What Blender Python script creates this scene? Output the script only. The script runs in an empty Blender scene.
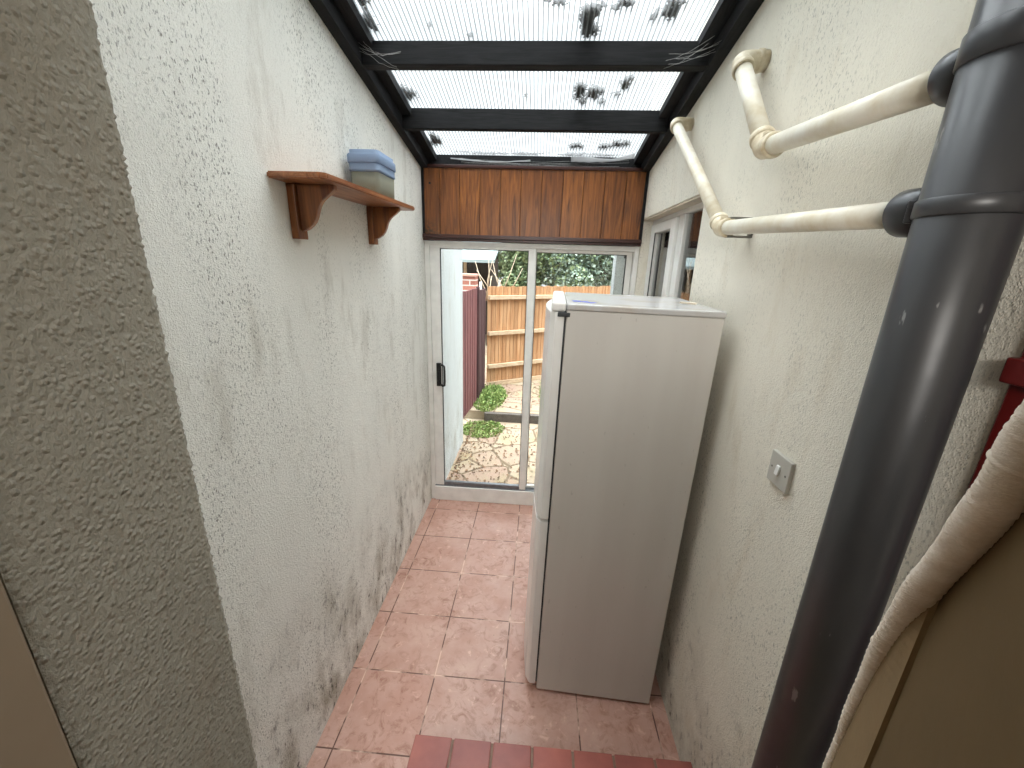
import bpy, bmesh, math, random
from mathutils import Vector, Matrix
random.seed(7)
C = bpy.context.scene.collection
PI = math.pi

# ------------------------------------------------------------------ materials
def lin(c):
    return tuple(((v/255)/12.92 if v/255 <= .04045 else ((v/255+.055)/1.055)**2.4) for v in c)

class N:
    def __init__(s, name):
        s.m = bpy.data.materials.new(name); s.m.use_nodes = True
        s.t = s.m.node_tree; s.n = s.t.nodes; s.l = s.t.links
        s.b = s.n['Principled BSDF']; s.out = s.n['Material Output']
        s.tc = s.n.new('ShaderNodeTexCoord')
    def put(s, sock, v):
        if isinstance(v, bpy.types.NodeSocket): s.l.new(v, sock)
        elif isinstance(v, (tuple, list)) and len(v) == 3 and sock.type == 'RGBA': sock.default_value = (*v, 1)
        else: sock.default_value = v
    def coord(s, scale=(1,1,1), loc=(0,0,0), rot=(0,0,0)):
        mp = s.n.new('ShaderNodeMapping'); s.l.new(s.tc.outputs['Object'], mp.inputs[0])
        mp.inputs['Scale'].default_value = scale; mp.inputs['Location'].default_value = loc
        mp.inputs['Rotation'].default_value = rot
        return mp.outputs[0]
    def noise(s, scale, detail=4, rough=.55, co=None, dist=0):
        t = s.n.new('ShaderNodeTexNoise'); s.l.new(co or s.tc.outputs['Object'], t.inputs['Vector'])
        t.inputs['Scale'].default_value = scale; t.inputs['Detail'].default_value = detail
        t.inputs['Roughness'].default_value = rough; t.inputs['Distortion'].default_value = dist
        return t.outputs['Fac']
    def vor(s, scale, feature='F1', co=None, out='Distance'):
        t = s.n.new('ShaderNodeTexVoronoi'); t.feature = feature
        s.l.new(co or s.tc.outputs['Object'], t.inputs['Vector']); t.inputs['Scale'].default_value = scale
        return t.outputs[out]
    def math(s, op, a, b=0., clamp=False):
        m = s.n.new('ShaderNodeMath'); m.operation = op; m.use_clamp = clamp
        s.put(m.inputs[0], a); s.put(m.inputs[1], b); return m.outputs[0]
    def ramp(s, f, a, b, lo=0., hi=1.):
        m = s.n.new('ShaderNodeMapRange'); m.clamp = True
        s.put(m.inputs[0], f); m.inputs[1].default_value = a; m.inputs[2].default_value = b
        m.inputs[3].default_value = lo; m.inputs[4].default_value = hi; return m.outputs[0]
    def mix(s, f, a, b):
        m = s.n.new('ShaderNodeMix'); m.data_type = 'RGBA'
        s.put(m.inputs[0], f); s.put(m.inputs[6], a); s.put(m.inputs[7], b); return m.outputs[2]
    def bump(s, h, strength=.5, dist=.01, prev=None):
        b = s.n.new('ShaderNodeBump'); s.put(b.inputs['Height'], h)
        b.inputs['Strength'].default_value = strength; b.inputs['Distance'].default_value = dist
        if prev: s.l.new(prev, b.inputs['Normal'])
        return b.outputs[0]
    def xyz(s):
        x = s.n.new('ShaderNodeSeparateXYZ'); s.l.new(s.tc.outputs['Object'], x.inputs[0]); return x.outputs
    def done(s, col, rough=.6, normal=None, metal=0., spec=.5):
        s.put(s.b.inputs['Base Color'], col); s.put(s.b.inputs['Roughness'], rough)
        s.b.inputs['Metallic'].default_value = metal; s.b.inputs['Specular IOR Level'].default_value = spec
        if normal: s.l.new(normal, s.b.inputs['Normal'])
        return s.m

def plain(name, rgb, rough=.5, var=.08, nscale=20, bumpd=0, spec=.5, metal=0.):
    k = N(name); c = lin(rgb)
    f = k.noise(nscale, 5)
    col = k.mix(k.ramp(f, .3, .7), tuple(v*(1-var) for v in c), tuple(min(1, v*(1+var)) for v in c))
    nm = k.bump(k.noise(nscale*6, 4), .4, bumpd) if bumpd else None
    return k.done(col, rough, nm, metal, spec)

def render_mat(name, base, mould=0., speck=.5, grain=1., moulddir=None, patchcol=(150,140,118), bs=165):
    """rough-cast painted masonry; mould/stains have shapes of their own"""
    k = N(name); x = k.xyz(); b = lin(base)
    st = k.coord((1, 1, .3))
    big = k.noise(1.9, 5, .6, st)
    fine = k.noise(185, 3, .6, k.coord((1, 1, .55)))
    med = k.noise(9, 5, .65, st)
    col = k.mix(k.ramp(big, .35, .7), b, tuple(v*.9 for v in b))
    col = k.mix(k.math('MULTIPLY', k.ramp(med, .55, .72), .35), col, lin(patchcol))
    sp = k.math('MULTIPLY', k.ramp(fine, .56, .66), k.ramp(k.noise(3.4, 4, .6, st), .40, .60))
    col = k.mix(k.math('MULTIPLY', sp, speck), col, lin((104, 102, 92)))
    pits = k.ramp(k.vor(150, co=k.coord((1, 1, .6))), .16, .04)
    pits = k.math('MULTIPLY', pits, k.ramp(k.noise(7, 3), .44, .56))
    col = k.mix(k.math('MULTIPLY', pits, .5*speck), col, lin((84, 82, 74)))
    if mould:
        low = k.ramp(x[2], .75, 0., 0., 1.)
        n1 = k.noise(5, 7, .7, k.coord((1, 1, .7), rot=(.7, 0, 0)))
        f = k.math('MULTIPLY', low, k.ramp(n1, .45, .64))
        col = k.mix(k.math('MULTIPLY', f, .75*mould, True), col, lin((128, 116, 90)))
        n2 = k.noise(26, 6, .7, k.coord((1, 1, .5), rot=(.6, 0, 0)))
        f2 = k.math('MULTIPLY', k.math('MULTIPLY', k.ramp(x[2], .8, .05), k.ramp(n2, .55, .63)), k.ramp(n1, .44, .56))
        col = k.mix(k.math('MULTIPLY', f2, mould, True), col, lin((58, 52, 44)))
    h = k.math('ADD', k.noise(bs, 5, .62, k.coord((1, 1, .7))), k.math('MULTIPLY', k.ramp(k.vor(bs*1.4), .5, .1), .3))
    nm = k.bump(h, .7*min(1.3, grain), .005*grain)
    nm = k.bump(k.noise(6, 3), .25, .02, nm)
    return k.done(col, .92, nm, spec=.15)

M = {}
M['wall_l'] = render_mat('rendered_wall_left', (238, 237, 229), mould=1., speck=.8)
M['wall_r'] = render_mat('rendered_wall_right', (234, 229, 215), mould=.7, speck=.5, grain=.85, patchcol=(196, 180, 152))
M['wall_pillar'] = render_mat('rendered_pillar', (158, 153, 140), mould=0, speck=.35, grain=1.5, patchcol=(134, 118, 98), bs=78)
M['wall_out'] = render_mat('white_exterior_render', (196, 202, 202), mould=.5, speck=.8)
M['inner'] = plain('interior_paint', (150, 135, 112), .8, .05, 6, .002)
M['inner_smooth'] = plain('brown_painted_jamb', (148, 131, 110), .6, .05, 5)
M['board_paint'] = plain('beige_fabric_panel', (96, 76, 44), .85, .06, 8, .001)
M['strip_lit_tone'] = plain('beige_panel_lit_edge', (128, 106, 74), .8, .06, 18, .001)  # panel beige made paler in place of the daylight on this edge
M['white_pvc'] = plain('white_pvc', (226, 226, 222), .35, .04, 9)
M['white_frame'] = plain('painted_white_frame', (232, 231, 226), .4, .07, 14, .0005)
M['lintel'] = plain('beige_lintel_board', (205, 193, 174), .6, .12, 14, .001)
M['dark_gasket'] = plain('dark_gasket', (40, 42, 44), .6)
M['alu'] = plain('worn_aluminium', (120, 124, 128), .35, .15, 30, metal=.6)
M['black_plastic'] = plain('black_plastic', (14, 14, 15), .3)
M['steel'] = plain('dull_steel', (120, 118, 112), .45, .2, 40, metal=.8)
M['blue'] = plain('blue_ink', (48, 70, 190), .5)
M['red_paint'] = plain('dark_red_paint', (92, 16, 14), .35, .12, 10, .0005)
M['switch'] = plain('switch_plastic', (186, 183, 174), .35, .03)
M['grey_pvc'] = None
k = N('grey_soil_pipe_plastic')
c0 = k.mix(k.ramp(k.noise(3, 5, .6, k.coord((2, 2, .4))), .35, .7), lin((46, 47, 50)), lin((64, 65, 67)))
scr = k.math('MULTIPLY', k.ramp(k.noise(30, 4, .6, k.coord((1, 1, .35))), .69, .72), .5)
M['grey_pvc'] = k.done(k.mix(scr, c0, lin((160, 160, 158))), k.ramp(k.noise(9, 4), .3, .7, .28, .42), None)

k = N('aged_cream_waste_pipe')
f = k.ramp(k.noise(11, 6, .65), .4, .7)
M['cream'] = k.done(k.mix(f, lin((228, 224, 210)), lin((208, 196, 168))), .4, k.bump(k.noise(60, 4), .3, .001))
k = N('yellowed_elbow')
f = k.ramp(k.noise(24, 6, .65), .35, .7)
M['elbow'] = k.done(k.mix(f, lin((220, 211, 189)), lin((186, 168, 134))), .5, k.bump(k.noise(90, 4), .4, .002))

def wood(name, a, b, knots=True, rough=.45, axis=2, sc=1., spec=.5, vary=0.):
    k = N(name)
    s = [14*sc, 14*sc, 14*sc]; s[axis] = 1.1*sc
    n = k.noise(2.2, 6, .6, k.coord(tuple(s)), 1.1)
    col = k.mix(k.ramp(n, .3, .68), lin(a), lin(b))
    s2 = [90*sc, 90*sc, 90*sc]; s2[axis] = 3*sc
    g = k.noise(1.5, 4, .6, k.coord(tuple(s2)))
    col = k.mix(k.math('MULTIPLY', k.ramp(g, .5, .75), .35), col, tuple(v*.45 for v in lin(a)))
    if knots:
        v = k.ramp(k.vor(3.1, co=k.coord((2, 2, 1))), .07, .02)
        col = k.mix(k.math('MULTIPLY', v, .6), col, tuple(v*.3 for v in lin(a)))
    if vary:
        gm = k.n.new('ShaderNodeNewGeometry')
        col = k.mix(k.math('MULTIPLY', gm.outputs['Random Per Island'], vary), col, tuple(v*.55 for v in lin(a)))
    return k.done(col, rough, k.bump(g, .3, .001), spec=spec)

# tongue and groove boards: each board its own tone
def cladding_mat():
    k = N('varnished_cladding')
    x = k.xyz()
    idx = k.math('FLOOR', k.math('DIVIDE', k.math('ADD', x[0], 4.994), .1345))
    wn = k.n.new('ShaderNodeTexWhiteNoise'); wn.noise_dimensions = '1D'; k.l.new(idx, wn.inputs['W'])
    n = k.noise(2.2, 6, .6, k.coord((16, 16, 1.3)), 1.4)
    col = k.mix(k.ramp(n, .3, .68), lin((78, 40, 16)), lin((164, 100, 46)))
    col = k.mix(k.math('MULTIPLY', wn.outputs['Value'], .45), col, lin((90, 46, 20)))
    g = k.noise(1.5, 4, .6, k.coord((110, 110, 3)))
    col = k.mix(k.math('MULTIPLY', k.ramp(g, .5, .75), .4), col, lin((60, 30, 12)))
    stain = k.math('MULTIPLY', k.ramp(x[2], 2.18, 2.08), k.ramp(x[0], -.66, -.76))
    stain = k.math('MULTIPLY', stain, k.ramp(k.noise(60, 4), .42, .55))
    col = k.mix(stain, col, lin((58, 48, 34)))
    return k.done(col, .38, k.bump(g, .25, .001))
M['cladding'] = cladding_mat()
M['trim_brown'] = wood('dark_brown_trim', (52, 24, 18), (66, 34, 26), False, .35, 0)
M['shelf_wood'] = wood('varnished_pine_shelf', (104, 54, 28), (176, 118, 78), False, .35, 1)
M['bracket_wood'] = wood('varnished_pine_bracket', (86, 42, 18), (152, 94, 46), False, .35, 2)
M['beam'] = wood('black_stained_timber', (11, 11, 12), (38, 38, 39), True, .8, 0, 2.2, .3)
M['rafter'] = wood('black_stained_rafter', (9, 9, 10), (34, 34, 36), False, .75, 1, 2.0, .3)
M['fence'] = wood('new_fence_timber', (170, 120, 78), (208, 166, 124), False, .8, 2, .5, .5, .55)
M['fence_rail'] = wood('pale_fence_rail', (178, 152, 120), (202, 178, 150), False, .8, 0, .5)
M['redfence'] = wood('maroon_stained_boards', (92, 50, 52), (122, 72, 72), False, .8, 2, .6)
M['maroon_dark'] = wood('dark_maroon_boards', (56, 34, 36), (84, 54, 56), False, .8, 2, .6)

# floor tiles
k = N('terracotta_floor_tiles')
br = k.n.new('ShaderNodeTexBrick'); br.offset = 0; br.squash = 1
k.l.new(k.coord((1, 1, 1), (.073+3.33, -1.081+3.33, 0)), br.inputs['Vector'])
br.inputs['Scale'].default_value = 1; br.inputs['Brick Width'].default_value = .333; br.inputs['Row Height'].default_value = .333
br.inputs['Mortar Size'].default_value = .0034; br.inputs['Mortar Smooth'].default_value = .3; br.inputs['Bias'].default_value = 0
br.inputs['Color1'].default_value = (0, 0, 0, 1); br.inputs['Color2'].default_value = (1, 1, 1, 1)
mort = br.outputs['Fac']
a = k.mix(k.ramp(k.noise(5, 6, .65), .3, .7), lin((198, 164, 150)), lin((176, 134, 118)))
a = k.mix(k.math('MULTIPLY', k.math('MULTIPLY', k.ramp(k.noise(16, 7, .72, dist=1.4), .5, .66), k.ramp(k.noise(3, 4), .3, .55)), .8), a, lin((138, 92, 74)))
a = k.mix(k.math('MULTIPLY', k.ramp(k.noise(22, 5, .6, dist=.8), .6, .7), .5), a, lin((228, 190, 172)))
a = k.mix(k.math('MULTIPLY', br.outputs['Color'], .22), a, lin((176, 118, 98)))
speckdark = k.ramp(k.vor(9), .035, .02)
a = k.mix(k.math('MULTIPLY', speckdark, .6), a, lin((60, 44, 36)))
grout = k.mix(k.ramp(k.noise(9, 4), .5, .62), lin((98, 66, 54)), lin((214, 180, 160)))
a = k.mix(mort, a, grout)
hh = k.math('SUBTRACT', k.math('MULTIPLY', k.noise(30, 4), .25), k.math('MULTIPLY', mort, 1.))
M['floor'] = k.done(a, k.ramp(k.noise(14, 5), .3, .7, .3, .5), k.bump(hh, .5, .003))

k = N('red_quarry_tile')
a = k.mix(k.ramp(k.noise(6, 5, .6), .35, .7), lin((176, 100, 86)), lin((140, 74, 66)))
g = k.n.new('ShaderNodeNewGeometry')
a = k.mix(k.math('MULTIPLY', g.outputs['Random Per Island'], .5), a, lin((112, 66, 62)))
M['quarry'] = k.done(a, .42, k.bump(k.noise(40, 4), .3, .002))
M['mortar'] = plain('grey_mortar', (128, 104, 90), .9, .15, 40, .002)

k = N('fridge_enamel')
f = k.noise(2, 3, .5, k.coord((4, 4, .35)))
sc = k.ramp(k.noise(60, 2, .5, k.coord((1, 1, .4))), .70, .72)
a = k.mix(k.ramp(f, .35, .65), lin((203, 199, 192)), lin((197, 192, 185)))
M['fridge'] = k.done(k.mix(k.math('MULTIPLY', sc, .3), a, lin((150, 144, 136))), .3, k.bump(k.noise(160, 2), .04, .001))
M['fridge_door'] = plain('fridge_door_white', (228, 226, 222), .25, .03, 7)
k = N('fridge_top_laminate')
f = k.ramp(k.noise(7, 6, .6), .52, .7)
M['fridge_top'] = k.done(k.mix(k.math('MULTIPLY', f, .5), lin((190, 188, 186)), lin((168, 148, 124))), .22)

def glass(name, tint=(1, 1, 1), refl=1.0):
    m = bpy.data.materials.new(name); m.use_nodes = True; t = m.node_tree; t.nodes.clear()
    o = t.nodes.new('ShaderNodeOutputMaterial'); mx = t.nodes.new('ShaderNodeMixShader')
    tr = t.nodes.new('ShaderNodeBsdfTransparent'); gl = t.nodes.new('ShaderNodeBsdfGlossy'); fr = t.nodes.new('ShaderNodeFresnel')
    fr.inputs[0].default_value = 1.45; gl.inputs['Roughness'].default_value = .02; tr.inputs[0].default_value = (*tint, 1)
    mu = t.nodes.new('ShaderNodeMath'); mu.operation = 'MULTIPLY'; mu.inputs[1].default_value = refl; mu.use_clamp = True
    t.links.new(fr.outputs[0], mu.inputs[0]); t.links.new(mu.outputs[0], mx.inputs[0])
    t.links.new(tr.outputs[0], mx.inputs[1]); t.links.new(gl.outputs[0], mx.inputs[2]); t.links.new(mx.outputs[0], o.inputs[0])
    return m
M['glass'] = glass('door_glass', (.97, .985, .98), .8)
M['window_glass'] = glass('window_glass', (.75, .78, .78), 1.8)

def sheet_mat(name, transp, transl, col=(.93, .95, .95)):
    m = bpy.data.materials.new(name); m.use_nodes = True; t = m.node_tree; t.nodes.clear()
    o = t.nodes.new('ShaderNodeOutputMaterial')
    tr = t.nodes.new('ShaderNodeBsdfTransparent'); tl = t.nodes.new('ShaderNodeBsdfTranslucent'); df = t.nodes.new('ShaderNodeBsdfDiffuse')
    tr.inputs[0].default_value = (*col, 1); tl.inputs[0].default_value = (*col, 1); df.inputs[0].default_value = (*[v*.8 for v in col], 1)
    m1 = t.nodes.new('ShaderNodeMixShader'); m2 = t.nodes.new('ShaderNodeMixShader')
    m1.inputs[0].default_value = transl/(1-transp)
    t.links.new(df.outputs[0], m1.inputs[1]); t.links.new(tl.outputs[0], m1.inputs[2])
    m2.inputs[0].default_value = transp
    t.links.new(m1.outputs[0], m2.inputs[1]); t.links.new(tr.outputs[0], m2.inputs[2]); t.links.new(m2.outputs[0], o.inputs[0])
    return m
M['sheet'] = sheet_mat('clear_ribbed_roof_plastic', .80, .15)
M['rib'] = sheet_mat('roof_plastic_rib', .5, .05, (.62, .65, .66))
M['film'] = sheet_mat('dusty_plastic_film', .35, .4, (.8, .8, .8))
M['tub_blue'] = sheet_mat('blue_plastic_tub', .12, .28, (.40, .50, .66))
M['tub_clear'] = sheet_mat('cloudy_plastic_tub', .45, .2, (.55, .54, .44))
M['tub_fill'] = plain('tan_contents', (116, 106, 78), .8, .15, 60)
M['leafdark'] = plain('dark_wet_leaves', (42, 38, 32), .8, .3, 30)
M['cobweb'] = plain('cobweb', (190, 190, 186), .9)
M['rope'] = None
k = N('cream_cotton_cord')
a = k.mix(k.ramp(k.noise(35, 5, .6), .3, .7), lin((246, 236, 222)), lin((224, 208, 188)))
M['rope'] = k.done(a, .95, k.bump(k.noise(160, 5, .65, k.coord((1, 1, 3))), .9, .003), spec=.1)

def leafmat(name, a, b, tr=.25):
    k = N(name)
    g = k.n.new('ShaderNodeNewGeometry')
    k.done(k.mix(g.outputs['Random Per Island'], lin(a), lin(b)), .6, spec=.3)
    return k.m
M['leaf1'] = leafmat('foliage_green', (98, 118, 80), (158, 172, 130))
M['leaf2'] = leafmat('foliage_grey_green', (104, 124, 110), (168, 182, 164))
M['leaf3'] = leafmat('foliage_dark', (60, 78, 56), (114, 130, 98))
M['grass'] = leafmat('weed_green', (84, 116, 56), (158, 176, 104))
M['litter'] = leafmat('brown_litter', (66, 48, 34), (138, 102, 70))
M['twig'] = plain('bare_twig', (190, 172, 148), .8)
M['bark'] = plain('bark', (86, 74, 62), .9, .2, 20, .004)
M['shed_wall'] = wood('dark_shed_boards', (58, 50, 44), (80, 68, 58), False, .8, 2, .6)
M['shed_roof'] = plain('pale_felt_roof', (150, 164, 164), .7, .05, 4)

k = N('brick_pillar')
br = k.n.new('ShaderNodeTexBrick'); k.l.new(k.coord((1, 1, 1), rot=(PI/2, 0, 0)), br.inputs['Vector'])
br.inputs['Scale'].default_value = 1; br.inputs['Brick Width'].default_value = .225; br.inputs['Row Height'].default_value = .075
br.inputs['Mortar Size'].default_value = .008; br.inputs['Color1'].default_value = (*lin((176, 116, 98)), 1)
br.inputs['Color2'].default_value = (*lin((150, 92, 78)), 1); br.inputs['Mortar'].default_value = (*lin((214, 206, 196)), 1)
M['brick'] = k.done(br.outputs['Color'], .9)

k = N('crazy_paving')
co = k.coord((1, 1, 1))
e = k.vor(2.6, 'DISTANCE_TO_EDGE'); cc = k.vor(2.6, 'F1', out='Color')
sx = k.n.new('ShaderNodeSeparateColor'); k.l.new(cc, sx.inputs[0])
a = k.mix(sx.outputs[0], lin((164, 150, 128)), lin((150, 124, 108)))
a = k.mix(k.math('MULTIPLY', k.ramp(k.noise(9, 6, .7), .48, .62), .6), a, lin((150, 136, 112)))
a = k.mix(k.math('MULTIPLY', k.ramp(k.noise(2.2, 5, .6), .5, .65), .4), a, lin((142, 136, 92)))
a = k.mix(k.ramp(e, .035, .015), a, lin((112, 96, 76)))
M['paving'] = k.done(a, .9, k.bump(k.ramp(e, .01, .05), .6, .01))
M['soil'] = plain('dark_stone_edge', (96, 90, 84), .9, .2, 20, .005)

# ------------------------------------------------------------------ mesh helpers
class MB:
    def __init__(s): s.bm = bmesh.new(); s.mats = []
    def mi(s, m):
        if m not in s.mats: s.mats.append(m)
        return s.mats.index(m)
    def face(s, pts, m, smooth=False):
        f = s.bm.faces.new([s.bm.verts.new(p) for p in pts]); f.material_index = s.mi(m); f.smooth = smooth; return f
    def box(s, x0, x1, y0, y1, z0, z1, m, bev=0., mat4=None, seg=2):
        b = bmesh.new(); bmesh.ops.create_cube(b, size=1)
        for v in b.verts: v.co = Vector(((x0+x1)/2+v.co.x*(x1-x0), (y0+y1)/2+v.co.y*(y1-y0), (z0+z1)/2+v.co.z*(z1-z0)))
        if bev: bmesh.ops.bevel(b, geom=list(b.edges), offset=bev, segments=seg, affect='EDGES', profile=.5)
        s.join(b, m, mat4, smooth=False); return s
    def join(s, b, m, mat4=None, smooth=False):
        i = s.mi(m); vm = {}
        for v in b.verts: vm[v] = s.bm.verts.new(mat4 @ v.co if mat4 else v.co)
        for f in b.faces:
            try: nf = s.bm.faces.new([vm[v] for v in f.verts])
            except ValueError: continue
            nf.material_index = i; nf.smooth = smooth
        b.free()
    def prism(s, poly, axis, a, b, m, mat4=None, bev=0.):
        """poly in the two remaining axes, extruded along axis from a to b"""
        t = bmesh.new()
        def P(u, v, w):
            return {0: (w, u, v), 1: (u, w, v), 2: (u, v, w)}[axis]
        A = [t.verts.new(P(u, v, a)) for u, v in poly]; B = [t.verts.new(P(u, v, b)) for u, v in poly]
        n = len(poly); t.faces.new(A); t.faces.new(B[::-1])
        for i in range(n): t.faces.new([A[i], A[(i+1) % n], B[(i+1) % n], B[i]])
        bmesh.ops.recalc_face_normals(t, faces=t.faces)
        if bev: bmesh.ops.bevel(t, geom=list(t.edges), offset=bev, segments=2, affect='EDGES')
        s.join(t, m, mat4); return s
    def tube(s, pts, r, m, seg=24, cap=True, smooth=True):
        """pts: list of Vectors; r: number or list"""
        pts = [Vector(p) for p in pts]; n = len(pts)
        rs = r if isinstance(r, (list, tuple)) else [r]*n
        i = s.mi(m); rings = []
        d0 = (pts[1]-pts[0]).normalized()
        up = Vector((0, 0, 1)) if abs(d0.z) < .9 else Vector((1, 0, 0))
        u = d0.cross(up).normalized()
        for q in range(n):
            d = ((pts[min(q+1, n-1)]-pts[q]).normalized()+(pts[q]-pts[max(q-1, 0)]).normalized())
            d = d.normalized() if d.length > 1e-6 else d0
            u = (u-d*u.dot(d)).normalized(); w = d.cross(u)
            rings.append([s.bm.verts.new(pts[q]+(u*math.cos(2*PI*j/seg)+w*math.sin(2*PI*j/seg))*rs[q]) for j in range(seg)])
        for q in range(n-1):
            for j in range(seg):
                f = s.bm.faces.new([rings[q][j], rings[q][(j+1) % seg], rings[q+1][(j+1) % seg], rings[q+1][j]])
                f.material_index = i; f.smooth = smooth
        if cap:
            for rg in (rings[0][::-1], rings[-1]):
                f = s.bm.faces.new(rg); f.material_index = i
        return s
    def build(s, name, parent=None, loc=None, label=None):
        bmesh.ops.recalc_face_normals(s.bm, faces=s.bm.faces)
        me = bpy.data.meshes.new(name); s.bm.to_mesh(me); s.bm.free()
        for m in s.mats: me.materials.append(m)
        o = bpy.data.objects.new(name, me); C.objects.link(o)
        if parent:
            o.parent = parent
        if loc: o.location = loc
        if label: o['label'] = label
        return o

def tag(o, label=None, cat=None, group=None, kind=None):
    if label: o['label'] = label
    if cat: o['category'] = cat
    if group: o['group'] = group
    if kind: o['kind'] = kind
    return o
def empty(name, loc=(0, 0, 0), rot=(0, 0, 0)):
    o = bpy.data.objects.new(name, None); C.objects.link(o); o.location = loc; o.rotation_euler = rot
    o.empty_display_size = .05; return o
def local(o, parent):
    """parent with the child's coordinates given in the world"""
    o.parent = parent
    o.matrix_parent_inverse = (Matrix.Translation(parent.location) @ parent.rotation_euler.to_matrix().to_4x4()).inverted()
    return o

H = 1.89
XL, XR = -.809, .656          # corridor walls
YD = 2.93                     # patio door plane
YH = .55                      # outer face of the house wall
def roofz(y): return 2.99-.18*y      # underside of the rafters

# ------------------------------------------------------------------ room shell
o = MB().box(-1.1, 1.0, YH-.0, 3.02, -.12, 0, M['floor']).build('floor'); tag(o, kind='structure')
yl = [YH, 3.0]
o = MB().prism([(YH, 0), (3.0, 0), (3.0, roofz(3.0)+.085), (YH, roofz(YH)+.085)], 0, XL-.22, XL, M['wall_l']).build('wall_left'); tag(o, kind='structure')
w = MB()
WY0, WY1, WZ0, WZ1 = 1.84, 2.88, 1.15, 2.20
zt = 3.15
w.box(XR, XR+.24, YH+.03, WY0, 0, zt, M['wall_r'])
w.box(XR, XR+.24, WY1, 3.02, 0, zt, M['wall_r'])
w.box(XR, XR+.24, WY0, WY1, 0, WZ0, M['wall_r'])
w.box(XR, XR+.24, WY0, WY1, WZ1, zt, M['wall_r'])
o = w.build('wall_right'); tag(o, kind='structure')

# house wall: rough left reveal with a ragged arris, lintel above, piece at the right
w = MB()
def ragged(x0, x1, y0, y1, z0, z1, m, n=700):
    i = w.mi(m); ring = []
    for q in range(n+1):
        z = z0+(z1-z0)*q/n
        j = random.uniform(-.0016, .0016); k2 = random.uniform(-.0016, .0016)
        ring.append([w.bm.verts.new(p) for p in ((x0, y0, z), (x1, y0, z), (x1, y1-.012, z), (x1-.004+j, y1-.004+k2, z), (x1-.012, y1, z), (x0, y1, z))])
    for q in range(n):
        for a in range(6):
            f = w.bm.faces.new([ring[q][a], ring[q][(a+1) % 6], ring[q+1][(a+1) % 6], ring[q+1][a]]); f.material_index = i
    w.bm.faces.new(ring[0][::-1]).material_index = i; w.bm.faces.new(ring[-1]).material_index = i
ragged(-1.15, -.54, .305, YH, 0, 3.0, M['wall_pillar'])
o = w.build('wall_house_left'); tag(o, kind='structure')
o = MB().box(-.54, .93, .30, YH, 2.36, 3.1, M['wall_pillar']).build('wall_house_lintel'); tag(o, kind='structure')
o = MB().box(.70, .93, .30, YH+.03, 0, 3.1, M['wall_r']).build('wall_house_right'); tag(o, kind='structure')
# kitchen behind the camera
w = MB(); w.box(-1.15, -.536, -2.2, .303, 0, 2.62, M['inner_smooth'], .004)
o = w.build('wall_kitchen_left'); tag(o, kind='structure')
o = MB().box(.95, 1.1, -2.2, .30, 0, 2.62, M['inner']).build('wall_kitchen_right'); tag(o, kind='structure')
o = MB().box(-1.15, 1.1, -2.35, -2.2, 0, 2.62, M['inner']).build('wall_kitchen_back'); tag(o, kind='structure')
o = MB().box(-1.15, 1.1, -2.35, .30, 2.62, 2.75, M['inner']).build('ceiling_kitchen'); tag(o, kind='structure')
o = MB().box(-.536, .95, -2.2, YH-.002, -.12, .12, M['inner']).build('floor_kitchen'); tag(o, kind='structure')

# quarry tiled step
t = MB(); t.box(-.395, XR, YH, 1.083, 0.0, .1175, M['mortar'])
for q in range(7):
    x0 = -.40+q*.1535
    for r in range(3):
        y1 = 1.088-r*.178
        t.box(x0+.003, min(x0+.1475, XR), y1-.172, y1, .085, .12, M['quarry'], .003)
o = t.build('tiled_step'); tag(o, 'low step of red quarry tiles at the bottom edge of the view', 'step')

# ------------------------------------------------------------------ roof
s = MB()
x0, x1 = XL+.015, XR-.015
pitch = .0185; n = int((x1-x0)/pitch)
y0r, y1r = YH, 2.95
def zs(y): return roofz(y)+.100
for q in range(n+1):
    xa = x0+q*pitch; xb = min(xa+pitch, x1)
    sub = 6; i = s.mi(M['sheet']); prev = None
    for r in range(sub+1):
        u = r/sub; xx = xa+(xb-xa)*u; dz = .003*math.sin(2*PI*u)
        cur = [s.bm.verts.new((xx, y0r, zs(y0r)+dz)), s.bm.verts.new((xx, y1r, zs(y1r)+dz))]
        if prev:
            f = s.bm.faces.new([prev[0], cur[0], cur[1], prev[1]]); f.material_index = i; f.smooth = True
        prev = cur
    s.prism([(y0r, zs(y0r)+.003), (y1r, zs(y1r)+.003), (y1r, zs(y1r)+.009), (y0r, zs(y0r)+.009)], 0, xa-.0026, xa+.0026, M['rib'])
o = s.build('ceiling'); tag(o, kind='structure')

def rafter(xa, xb, xc, label):
    """xa wall side, xb inner face, xc inner edge of the upper strip"""
    r = empty('roof_rafter', ((xa+xb)/2, 2.95, roofz(2.95)))
    lo = MB().prism([(YH, roofz(YH)), (2.95, roofz(2.95)), (2.95, roofz(2.95)+.058), (YH, roofz(YH)+.058)], 0, min(xa, xb), max(xa, xb), M['rafter']).build('timber')
    up = MB().prism([(YH, roofz(YH)+.059), (2.95, roofz(2.95)+.059), (2.95, roofz(2.95)+.094), (YH, roofz(YH)+.094)], 0, min(xa, xc), max(xa, xc), M['rafter']).build('bearing_strip')
    local(lo, r); local(up, r)
    tag(r, label, 'rafter'); return r
rafter(XL, XL+.044, XL+.094, 'black timber rafter sloping along the top of the left wall')
rafter(XR, XR-.046, XR-.096, 'black timber rafter sloping along the top of the right wall above the pipes')
def beam(y, hgt, label, wd=.042):
    b = MB()
    z0 = roofz(y+wd/2)
    b.box(XL+.045, XR-.047, y, y+wd, z0+.002, z0+hgt, M['beam'], .003)
    o = b.build('roof_beam'); tag(o, label, 'roof beam', 'black cross beams under the roof'); return o
beam(.90, .092, 'black cross beam under the clear roof, nearest the house wall')
beam(1.395, .092, 'black cross beam under the clear roof above the top edge of the view')
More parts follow.
